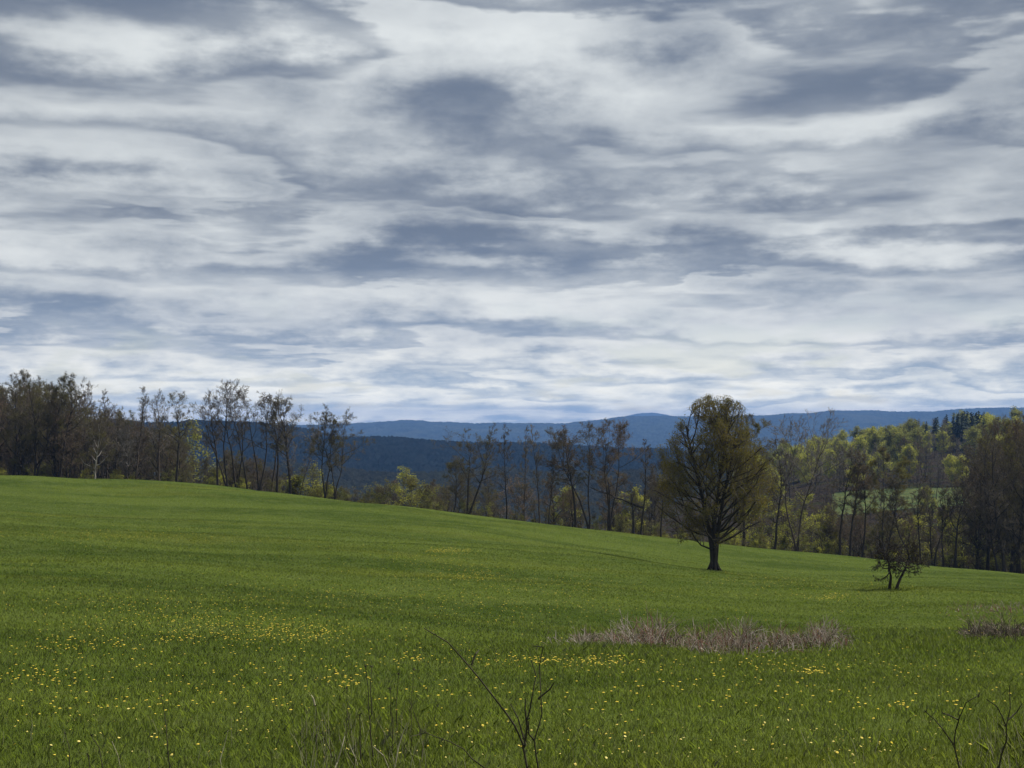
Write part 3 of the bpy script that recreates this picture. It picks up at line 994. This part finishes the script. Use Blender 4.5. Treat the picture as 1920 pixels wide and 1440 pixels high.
hero('shrub_olive', 1690, 960, 80, 'olive bush behind the small gnarled tree', SH, dD=10, name='leafy_bush')
hero('shrub_yellow', 1722, 948, 50, 'yellow bush behind the bare trees at the pasture end', SH, dD=22, name='leafy_bush')
hero('shrub_yellow', 1762, 950, 60, 'yellow bush beside the wide V tree', SH, dD=20, name='leafy_bush')
hero('shrub_olive', 1815, 940, 70, 'olive bush at the left foot of the right hand wood', SH, dD=8, name='leafy_bush')

# --- the hillside on the right
def pasture_z(X, Y):
    return ground(X, Y) + .12
mp_ = M['pasture']
o = grid_obj('pasture', np.linspace(446, 500, 30), np.linspace(.250, .362, 40), pasture_z, mp_, 0.0)
tag(o, kind='structure')
r = random.Random(77)
cnt = 0
HG = {'green': 'fresh green crowns on the wooded hillside', 'yellow': 'yellow green crowns on the wooded hillside', 'bud_olive': 'olive crowns on the wooded hillside',
      'bud_brown': 'brown budding crowns on the wooded hillside', 'bare_grey': 'bare grey trees on the wooded hillside', 'bare_red': 'reddish bare trees on the wooded hillside'}
HL = {'green': 'fresh green tree on the wooded hillside at right', 'yellow': 'yellow green tree on the wooded hillside at right', 'bud_olive': 'olive budding tree on the wooded hillside at right',
      'bud_brown': 'brown budding tree on the wooded hillside at right', 'bare_grey': 'grey bare tree on the wooded hillside at right', 'bare_red': 'reddish bare tree on the wooded hillside at right'}
for i in range(1600):
    if cnt >= 270:
        break
    Y = r.uniform(300, 820)
    px = r.uniform(1370, 1990)
    X = (px - 960) / F * Y
    if 440 < Y < 504 and 1500 < px < 1860 and r.random() < .97:
        continue
    if Y < 440 and r.random() < .5:
        continue
    if X < 75 and Y > 600:
        continue
    kind = r.choice(['green', 'yellow', 'bud_olive', 'yellow', 'bud_brown', 'green', 'yellow', 'bare_grey'] if Y > 560 else ['bare_grey', 'bud_olive', 'bud_brown', 'yellow', 'bare_grey', 'bare_red'])
    sc = r.uniform(.75, 1.15) * (.8 if kind not in ('green', 'yellow') else 1.0) * (.7 if Y < 440 else 1)
    z = gz(X, Y) - .1
    place(proto(kind, r.randint(0, 2)), NAMES[kind], HL[kind], 'tree', (X, Y, z), r.random() * 6.28, sc, HG[kind])
    cnt += 1
for i in range(30):                                     # growth along both rims of the pasture
    px = 1530 + 310 * (i + r.random()) / 30
    Y = r.uniform(434, 444) if i % 2 else r.uniform(499, 506)
    if i in (0, 1, 2):
        px, Y = 1556 + r.uniform(-14, 8), 455 + i * 18
    X = (px - 960) / F * Y
    kind = r.choice(['bud_olive', 'bud_brown', 'yellow', 'bare_red'])
    nm = {'yellow': 'yellow green', 'bud_olive': 'olive budding', 'bud_brown': 'brown budding', 'bare_red': 'reddish bare'}[kind]
    place(proto(kind + ('' if kind == 'yellow' else '_low'), r.randint(0, 2)), NAMES[kind], nm + ' tree on the rim of the hillside pasture', 'tree', (X, Y, gz(X, Y) - .1), r.random() * 6.28,
          r.uniform(.28, .55) if i % 2 else r.uniform(.5, .85), nm + ' trees round the pasture')
con = [conifer(i) for i in range(3)]
for i in range(44):
    px = 1630 + 225 * r.random() ** .8
    D = r.uniform(690, 800)
    if i > 26:
        px, D = r.uniform(1785, 1852), r.uniform(650, 700)
    top = float(np.interp(px, [1630, 1720, 1790, 1850], [806, 788, 775, 772])) + r.uniform(-4, 14)
    x = (px - 960) / F * D
    z = gz(x, D)
    H = max(7.0, (HZ - top) / F * D - z)
    place(con[i % 3], 'conifer_tree', 'dark conifer on the crest of the wooded hillside', 'tree', (x, D, z), r.random() * 6.28, (H / 15 * r.uniform(1.3, 1.9), H / 15 * r.uniform(1.3, 1.9), H / 15), 'dark conifers on the hill crest')


# ------------------------------------------------------------------ small gnarled tree in the field
gx, gy, gzz = hit(1672, 1105)
gt = Tree(91, H=2.6, bare=.50, spread=.60, shape='umbrella', ang=72, up=.02, droop=.05, wander=.30, limbs=26, kids=(7, 6, 3), lev=4, r0=.16, twigr=.012, lean=.16, bend=.1,
          stems=[(-1.2, 0, .9), (2.2, .2, 1)], lim_r=.6)
place(gt.data('gnarled', 'bark_dark', 'bark_dark', []), 'gnarled_tree', 'small gnarled leafless tree with two leaning trunks standing in the field', 'tree', (gx, gy, gzz))


# ------------------------------------------------------------------ dead brush
def canes(n, pxr, base, hgt, depth, mats, seed, lean=1.0, rad=.010):
    r = random.Random(seed)
    segs = [[] for _ in mats]
    for i in range(n):
        px = r.uniform(*pxr)
        py, hp = base(px) + r.gauss(0, 4), hgt(px) * r.uniform(.3, 1.15) * (.72 + .28 * math.sin(px * .061 + seed) * math.sin(px * .023 + 1))
        x, D, z = hit(px, py)
        D += r.gauss(0, depth)
        x = (px - 960) / F * D
        z = gz(x, D) - .03
        L = hp / F * D * 1.25
        az = r.random() * 6.28
        t = abs(r.gauss(0, .55)) * lean
        d = Vector((math.sin(t) * math.cos(az), math.sin(t) * math.sin(az), math.cos(t)))
        p = Vector((x, D, z))
        k = r.choices(range(len(mats)), [m[1] for m in mats])[0]
        q0 = rad * r.uniform(.6, 1.5)
        bend = r.uniform(.0, .28)
        for j in range(4):
            q = p + d * L / 4
            segs[k].append((*p, *q, q0 * (1 - j * .18), q0 * (1 - (j + 1) * .18)))
            if j in (1, 2) and r.random() < .6:
                dd = rotdir(d, r.uniform(.4, 1.1), r.random() * 6.28)
                segs[k].append((*q, *(q + dd * L * r.uniform(.15, .35)), q0 * .5, q0 * .3))
            p = q
            d = (d + Vector((math.cos(az) * bend, math.sin(az) * bend, -bend * .9))).normalized()
    V, Q, mi, off = [], [], [], 0
    for k, s in enumerate(segs):
        if s:
            v, q = tubes(s, 4)
            V.append(v); Q.append(q + off); mi.append(np.full(len(q), k)); off += len(v)
    return np.concatenate(V), np.concatenate(Q), np.concatenate(mi), [M[m[0]] for m in mats]


o = mesh_obj('bramble_thicket', *(lambda a: (a[0], a[1], a[3], a[2]))(canes(1700, (1070, 1600), lin((1070, 1206), (1200, 1214), (1330, 1221), (1450, 1216), (1600, 1203)),
    lin((1070, 16), (1120, 42), (1180, 60), (1320, 62), (1420, 50), (1500, 44), (1560, 46), (1600, 16)), 1.2,
    [('cane_brown', 5), ('cane_pale', 3.2), ('cane_red', 1.8), ('bark_brown', 1.2)], 5)))
tag(o, 'long patch of dead brown and reddish bramble canes lying across the field', 'brambles')
o = mesh_obj('bramble_thicket', *(lambda a: (a[0], a[1], a[3], a[2]))(canes(60, (1015, 1110), lin((1015, 1208), (1110, 1208)), lin((1015, 22), (1110, 26)), .8, [('cane_pale', 3), ('cane_brown', 2)], 6, 1.6)))
tag(o, 'thin pale canes straggling at the left tip of the bramble patch', 'brambles')
o = mesh_obj('brush_heap', *(lambda a: (a[0], a[1], a[3], a[2]))(canes(900, (1802, 1990), lin((1802, 1190), (1990, 1194)), lin((1802, 14), (1840, 44), (1900, 46), (1990, 40)), .9,
    [('bark_brown', 4), ('cane_brown', 2), ('stem_dark', 3), ('cane_pale', .5)], 7, 1.7)))
tag(o, 'dark domed heap of brush at the right edge of the field', 'brush heap')
o = mesh_obj('bramble_thicket', *(lambda a: (a[0], a[1], a[3], a[2]))(canes(260, (1770, 1960), lin((1770, 1142), (1960, 1142)), lin((1770, 6), (1860, 16), (1960, 18)), 1.5,
    [('cane_brown', 3), ('cane_pale', 2), ('cane_red', 1)], 8, 1.2, .014)))
tag(o, 'low faded dry canes behind the dark brush heap', 'brambles')


# ------------------------------------------------------------------ grass
def grass():
    N = 720000
    D = 8.2 * (235 / 8.2) ** (R.rand(N) ** .95)
    u = R.uniform(-.56, .56, N)
    X = u * (D + 2)
    z = ground(X, D)
    # wilder tufts round the brambles, on the rim and in the near corner
    px = X / D * F + 960
    py = HZ - z / D * F
    wild = np.exp(-((px - 1180) / 230) ** 2 - ((py - 1226) / 13) ** 2) * 1.5 + np.exp(-((px - 1350) / 260) ** 2 - ((py - 1192) / 14) ** 2) * 1.2 \
        + np.exp(-((px - 1700) / 170) ** 2 - ((py - 1215) / 22) ** 2) + np.exp(-((px - 1925) / 90) ** 2 - ((py - 1400) / 45) ** 2) * 1.2 + np.exp(-((px - 700) / 160) ** 2 - ((py - 1380) / 60) ** 2) * .7
    wild = wild + 1.3 * np.exp(-((X - tx) ** 2 + (D - ty) ** 2) / 3.0) + np.exp(-((X - gx) ** 2 + (D - gy) ** 2) / 2.0)
    clump = .5 + .5 * np.sin(X * 1.9 + 2 * np.sin(D * .9)) * np.sin(D * 1.3 + 1.5 * np.sin(X * .8))
    h = (.036 + .056 * R.rand(N) ** 1.6 + .036 * clump) * (1 + 1.5 * np.clip(wild, 0, 1.4)) * (1 - np.clip(D / 500, 0, .35))
    w = np.maximum(.0035, D / 1280 * .33) * (.6 + .8 * R.rand(N))
    a = R.rand(N) * 6.28
    lx, ly = R.randn(N) * .38 * h, R.randn(N) * .38 * h
    dx, dy = np.cos(a) * w, np.sin(a) * w
    B = np.stack([X, D, z - .01], 1)
    Mid = B + np.stack([lx * .35, ly * .35, h * .6], 1)
    T = B + np.stack([lx, ly, h], 1)
    s = np.stack([dx, dy, 0 * dx], 1)
    V = np.stack([B - s, B + s, Mid + s * .75, T, Mid - s * .75], 1).reshape(-1, 3)
    q = (np.arange(N) * 5)[:, None] + np.arange(5)[None, :]
    o = mesh_obj('grass', V, q, [M['blade']])
    tag(o, 'short green spring grass covering the meadow', 'grass', kind='stuff')


grass()


# ------------------------------------------------------------------ dandelions
def flower(seed, s):
    r = random.Random(seed)
    V, Fq, mi = [], [], []
    h = .09
    k = 9
    V.append((0, 0, h + s * .28))
    for ring, (rr, zz) in enumerate(((.55, .24), (1.0, .06))):
        for i in range(k):
            a = i * 6.283 / k
            j = r.uniform(.8, 1.15)
            V.append((math.cos(a) * s * rr * j, math.sin(a) * s * rr * j, h + s * zz * r.uniform(.6, 1.4)))
    tri = [(0, 1 + i, 1 + (i + 1) % k) for i in range(k)]
    quad = [(1 + i, 1 + k + i, 1 + k + (i + 1) % k, 1 + (i + 1) % k) for i in range(k)]
    return np.array(V), np.array(tri), np.array(quad)


def dandelions():
    r = random.Random(21)
    spots = []
    PATCH = [(60, 1282, 70, 18, 90), (150, 1215, 90, 22, 60), (335, 1206, 40, 12, 30), (540, 1196, 120, 16, 150), (460, 1175, 140, 14, 70), (640, 1292, 40, 14, 45), (640, 1250, 150, 22, 60), (780, 1248, 30, 6, 40),
             (990, 1251, 70, 8, 110), (1125, 1252, 80, 9, 150), (1430, 1255, 130, 12, 70), (1515, 1272, 28, 6, 40), (840, 1036, 34, 4, 90), (880, 1082, 60, 10, 80), (820, 1050, 90, 20, 60), (1150, 1398, 80, 20, 46),
             (1590, 1415, 70, 26, 50), (1560, 1124, 34, 6, 60), (1450, 1095, 120, 14, 90), (1690, 1340, 60, 12, 24), (200, 1340, 160, 30, 60), (1290, 1290, 260, 30, 70), (330, 1010, 200, 14, 90),
             (650, 1120, 200, 20, 110), (950, 1140, 170, 24, 90), (130, 1008, 160, 8, 60), (1020, 1100, 160, 20, 90), (1600, 1258, 160, 30, 60), (480, 1300, 200, 30, 70), (880, 1390, 200, 40, 50), (300, 1150, 240, 30, 140)]
    for (cx, cy, sx, sy, n) in PATCH:
        for _ in range(int(n * (.7 if cy > 1220 else 1.9))):
            spots.append((cx + r.gauss(0, sx * .7), cy + r.gauss(0, sy * .7)))
    for _ in range(900):
        spots.append((r.uniform(-250, 2150), 1000 + 440 * r.random() ** .8))
    pts = []
    for px, py in spots:
        if py > 1500 or py < 985:
            continue
        x, D, z = hit(px, py)
        if D > 8.5:
            pts.append((x, D, z))
    pts.sort(key=lambda p: p[1])
    protos = []
    for i in range(4):
        V, t, q = flower(i, .012)
        sv, sq = tubes([(0, 0, 0, .004, .002, .092, .0025, .002)], 4)
        nv = len(V)
        me = mesh_data('dandelion', np.concatenate([V, sv]), [t, np.concatenate([q, sq + nv])], [M['dandelion'], M['dandelion_stem']], [0] * (len(t) + len(q)) + [1] * len(sq))
        protos.append(me)
    seen = [p for p in pts if abs(p[0] / p[1]) < .41]
    near = seen[:300]
    ns = set(near)
    for i, p in enumerate(near):
        o = bpy.data.objects.new('dandelion', protos[i % 4])
        COL.objects.link(o)
        o.location = (p[0], p[1], p[2] + r.uniform(.0, .05))
        s = r.uniform(.55, 1.25)
        o.scale = (s, s, s)
        o.rotation_euler = (r.gauss(0, .45) + .2, r.gauss(0, .45), r.random() * 6.28)
        tag(o, 'yellow dandelion in flower in the near meadow grass', 'dandelion', 'dandelions in the near meadow grass')
    VV, TT, QQ, off = [], [], [], 0
    for i, p in enumerate(pts):
        if p in ns:
            continue
        V, t, q = flower(i % 7, .0125 * (1 + p[1] / 70))
        V = V * r.uniform(.6, 1.3) + np.array([p[0], p[1], p[2] + r.uniform(.0, .06)])
        VV.append(V); TT.append(t + off); QQ.append(q + off); off += len(V)
    o = mesh_obj('dandelion_flowers', np.concatenate(VV), [np.concatenate(TT), np.concatenate(QQ)], [M['dandelion']])
    tag(o, 'drifts of yellow dandelions farther out over the meadow', 'dandelions', kind='stuff')


dandelions()


# ------------------------------------------------------------------ saplings and dead stems by the roadside
def stalk_obj(name, D, lines, m, label, cat, w=2.6, twigs=0.0, seed=1, group=None, head=0):
    """lines of (px, py) traced at depth D become round stems with their own depth and side buds"""
    r = random.Random(seed)
    segs = []
    for li, ln in enumerate(lines):
        pts = []
        yo = r.uniform(-.15, .15) * (li > 0)
        for i, (px, py) in enumerate(ln):
            Dq = D + yo * min(1, i / 2) + r.uniform(-.03, .03)
            pts.append(Vector(P3(px, py, Dq)))
        if ln[0][1] >= 1435:
            b = pts[0].copy()
            b.z = gz(b.x, b.y) - .05
            if b.z < pts[0].z:
                pts.insert(0, b)
        sub = []
        for a, b in zip(pts, pts[1:]):
            n = max(1, int((b - a).length / .10))
            for i in range(n):
                sub.append(a.lerp(b, i / n) + Vector((r.gauss(0, .006), r.gauss(0, .01), r.gauss(0, .004))))
        sub.append(pts[-1])
        n = len(sub)
        ww = w * 1.15 * (1.0 if li == 0 else .75) / F * D * .5
        for i in range(n - 1):
            r0 = ww * (1 - .72 * i / n)
            r1 = ww * (1 - .72 * (i + 1) / n)
            segs.append((*sub[i], *sub[i + 1], r0, r1))
            while r.random() < twigs * .5:
                d = rotdir((sub[i + 1] - sub[i]).normalized(), r.uniform(.5, 1.0), r.random() * 6.28)
                L = r.choice((.015, .02, .03, .05))
                segs.append((*sub[i], *(sub[i] + d * L), r0 * .8, r0 * .5))
                break
        for _ in range(head):
            d = Vector((r.gauss(0, 1), r.gauss(0, 1), r.gauss(.3, 1))).normalized()
            segs.append((*sub[-1], *(sub[-1] + d * .022), .004, .002))
    V, q = tubes(segs, 5)
    o = mesh_obj(name, V, q, [M[m]])
    tag(o, label, cat, group)
    return o


stalk_obj('bare_sapling', 9.4, [
    [(1006, 1476), (991, 1440), (980, 1393), (965, 1360), (930, 1310), (900, 1270), (870, 1235), (840, 1205), (795, 1178)],
    [(1011, 1476), (1008, 1440), (1002, 1390), (1012, 1340), (1013, 1300), (1012, 1250), (1016, 1214), (999, 1211)],
    [(984, 1400), (990, 1350), (992, 1330), (1000, 1290), (1003, 1270), (996, 1238)],
    [(985, 1398), (970, 1345), (957, 1320)], [(988, 1370), (986, 1330), (985, 1310)], [(882, 1246), (890, 1228), (898, 1219)], [(1011, 1310), (1030, 1293), (1039, 1279)], [(1002, 1390), (994, 1376), (991, 1352)]],
    'stem_dark', 'forked bare sapling with one long branch arching up to the left', 'sapling', 4.6, .75, 3)
stalk_obj('bare_sapling', 9.8, [[(925, 1455), (905, 1440), (870, 1405), (845, 1390), (790, 1370), (776, 1342), (768, 1315)], [(800, 1372), (785, 1380), (770, 1381)]],
          'stem_dark', 'thin bare branch bending low to the left before the arching sapling', 'sapling', 2.6, .5, 4)
stalk_obj('bare_sapling', 9.6, [[(1804, 1478), (1800, 1440), (1789, 1398), (1765, 1368), (1750, 1350), (1736, 1335)], [(1790, 1400), (1797, 1345), (1812, 1316), (1835, 1304)], [(1797, 1350), (1785, 1345), (1768, 1338)]],
          'stem_dark', 'small forked sapling with two curving arms at the lower right', 'sapling', 3.6, .6, 5, head=4)
stalk_obj('bare_sapling', 9.6, [[(1866, 1478), (1872, 1440), (1886, 1390), (1893, 1330), (1893, 1285)], [(1888, 1362), (1870, 1325), (1850, 1311)], [(1890, 1350), (1905, 1335), (1916, 1320)]],
          'stem_dark', 'upright sapling with raised side twigs in the lower right corner', 'sapling', 3.8, .7, 6)
W = [(11.2, [[(592, 1470), (594, 1440), (595, 1380), (592, 1322)]], 'stem_dark', 'dark weed stalk ending in a curled pale leaf', 2.2),
     (11.2, [[(592, 1322), (586, 1312), (583, 1303)]], None, None, 2.4),
     (11.0, [[(702, 1470), (700, 1440), (696, 1380), (690, 1300), (685, 1250)], [(694, 1340), (695, 1290), (697, 1250)]], 'stem_dark', 'tallest dead weed stalk, split into two spires', 2.8),
     (11.0, [[(676, 1470), (675, 1440), (676, 1390), (674, 1340)]], 'stem_dark', 'thick dark stalk left of the tallest weed', 3.2),
     (11.3, [[(736, 1470), (736, 1440), (736, 1400), (737, 1355), (731, 1290)]], 'stem_dark', 'dark stalk right of the tallest weed', 2.0),
     (11.4, [[(744, 1360), (742, 1320), (747, 1265)], [(770, 1440), (772, 1330), (776, 1256)]], 'stem_dark', 'pair of faint budded stalks beside the dry stems', 1.6),
     (11.0, [[(642, 1470), (630, 1440), (615, 1400), (605, 1375)]], 'stem_dark', 'leaning dark stalk low at the left of the weeds', 2.4),
     (11.0, [[(655, 1440), (650, 1385), (648, 1330), (650, 1290)]], 'stem_dark', 'thin straight stalk behind the bent straw', 1.6),
     (10.6, [[(628, 1442), (632, 1430), (642, 1400), (645, 1380), (648, 1370)]], 'straw', 'bleached bent straw left of the tallest weed', 3.0),
     (10.6, [[(736, 1470), (738, 1440), (746, 1400), (755, 1378), (763, 1355)]], 'straw', 'bleached straw leaning right beside the weeds', 2.8),
     (10.6, [[(728, 1470), (726, 1440), (718, 1415), (700, 1400)]], 'straw', 'short hooked straw at the foot of the weeds', 2.4),
     (10.8, [[(675, 1470), (670, 1425), (655, 1395)]], 'straw', 'short broken straw under the tallest weed', 2.2),
     (10.6, [[(322, 1470), (318, 1440), (313, 1390), (308, 1330), (302, 1305)]], 'stem_dark', 'lone slender dark stalk in the left foreground', 2.4),
     (10.6, [[(136, 1470), (133, 1440), (127, 1400), (122, 1376)]], 'stem_dark', 'short stalk with a round dark seed head at lower left', 2.2),
     (10.6, [[(192, 1440), (186, 1402), (178, 1388), (171, 1380)]], 'stem_dark', 'nodding seed head stalk right of the round headed one', 2.2),
     (10.6, [[(168, 1470), (168, 1440), (165, 1415)]], 'stem_dark', 'stubby stalk at the bottom left edge of the meadow', 2.6),
     (10.8, [[(414, 1470), (418, 1400), (428, 1368)]], 'straw', 'single pale straw leaning right in the left foreground', 2.0),
     (10.8, [[(230, 1470), (222, 1415), (210, 1390)]], 'straw', 'pale grass straw near the nodding seed head', 1.8)]
for i, (D, ln, m, lb, w) in enumerate(W):
    if m is None:
        continue
    o = stalk_obj('weed_stalk', D, ln, m, lb, 'weed', w, .35 if m == 'stem_dark' else 0, 40 + i, 'dead weed stalks by the roadside', head=5 if m == 'stem_dark' else 0)
    if i == 0:
        c2 = stalk_obj('leaf', D, W[1][1], 'straw', None, None, 3.4, 0, 39)
        c2.parent = o


def wisps():
    r = random.Random(64)
    segs = [[], []]
    for (px0, px1, py0, n, hh) in [(560, 790, 1440, 130, 90), (1840, 1935, 1450, 90, 70), (0, 1920, 1450, 110, 50), (1820, 1960, 1400, 50, 70)]:
        for _ in range(n):
            px = r.uniform(px0, px1)
            D = r.uniform(9.3, 12.5)
            x = (px - 960) / F * D
            p = Vector((x, D, gz(x, D) - .02))
            L = r.uniform(.3, 1) * hh / F * D * 1.4
            d = Vector((r.gauss(0, .16), r.gauss(0, .16), 1)).normalized()
            k = 0 if r.random() < .55 else 1
            for j in range(4):
                q = p + d * L / 4
                segs[k].append((*p, *q, .0028 * (1 - j * .2), .0028 * (1 - (j + 1) * .2)))
                p = q
                d = (d + Vector((r.gauss(0, .12), r.gauss(0, .12), -.03))).normalized()
    v0, q0 = tubes(segs[0], 3)
    v1, q1 = tubes(segs[1], 3)
    o = mesh_obj('dry_grass', np.concatenate([v0, v1]), np.concatenate([q0, q1 + len(v0)]), [M['straw'], M['stem_dark']], [0] * len(q0) + [1] * len(q1))
    tag(o, 'wispy dry grass stems along the near edge of the meadow', 'dry grass', kind='stuff')


wisps()


# ------------------------------------------------------------------ the air: one even, pale haze
def build_haze():
    x0, x1, y0, y1, z0, z1 = -7400, 7400, -90, 13900, -97, HAZE_TOP
    V = [(x, y, z) for z in (z0, z1) for y in (y0, y1) for x in (x0, x1)]
    Fq = [(0, 2, 3, 1), (4, 5, 7, 6), (0, 1, 5, 4), (2, 6, 7, 3), (0, 4, 6, 2), (1, 3, 7, 5)]
    m = bpy.data.materials.new('haze_air')
    m.use_nodes = True
    t = m.node_tree
    t.nodes.clear()
    g = G(t)
    out = g.new('ShaderNodeOutputMaterial')
    v = g.new('ShaderNodeVolumePrincipled')
    v.inputs['Color'].default_value = HAZE_COLOUR + (1.0,)
    v.inputs['Density'].default_value = HAZE_DENSITY
    v.inputs['Anisotropy'].default_value = 0.0
    t.links.new(v.outputs[0], out.inputs['Volume'])
    o = mesh_obj('haze', V, np.array(Fq), [m])
    tag(o, 'thin pale blue haze in the air over the valley and hills', 'haze', kind='stuff')


HAZE_TOP, HAZE_COLOUR, HAZE_DENSITY = 168.0, (0.23, 0.46, 1.0), 0.85e-4
build_haze()
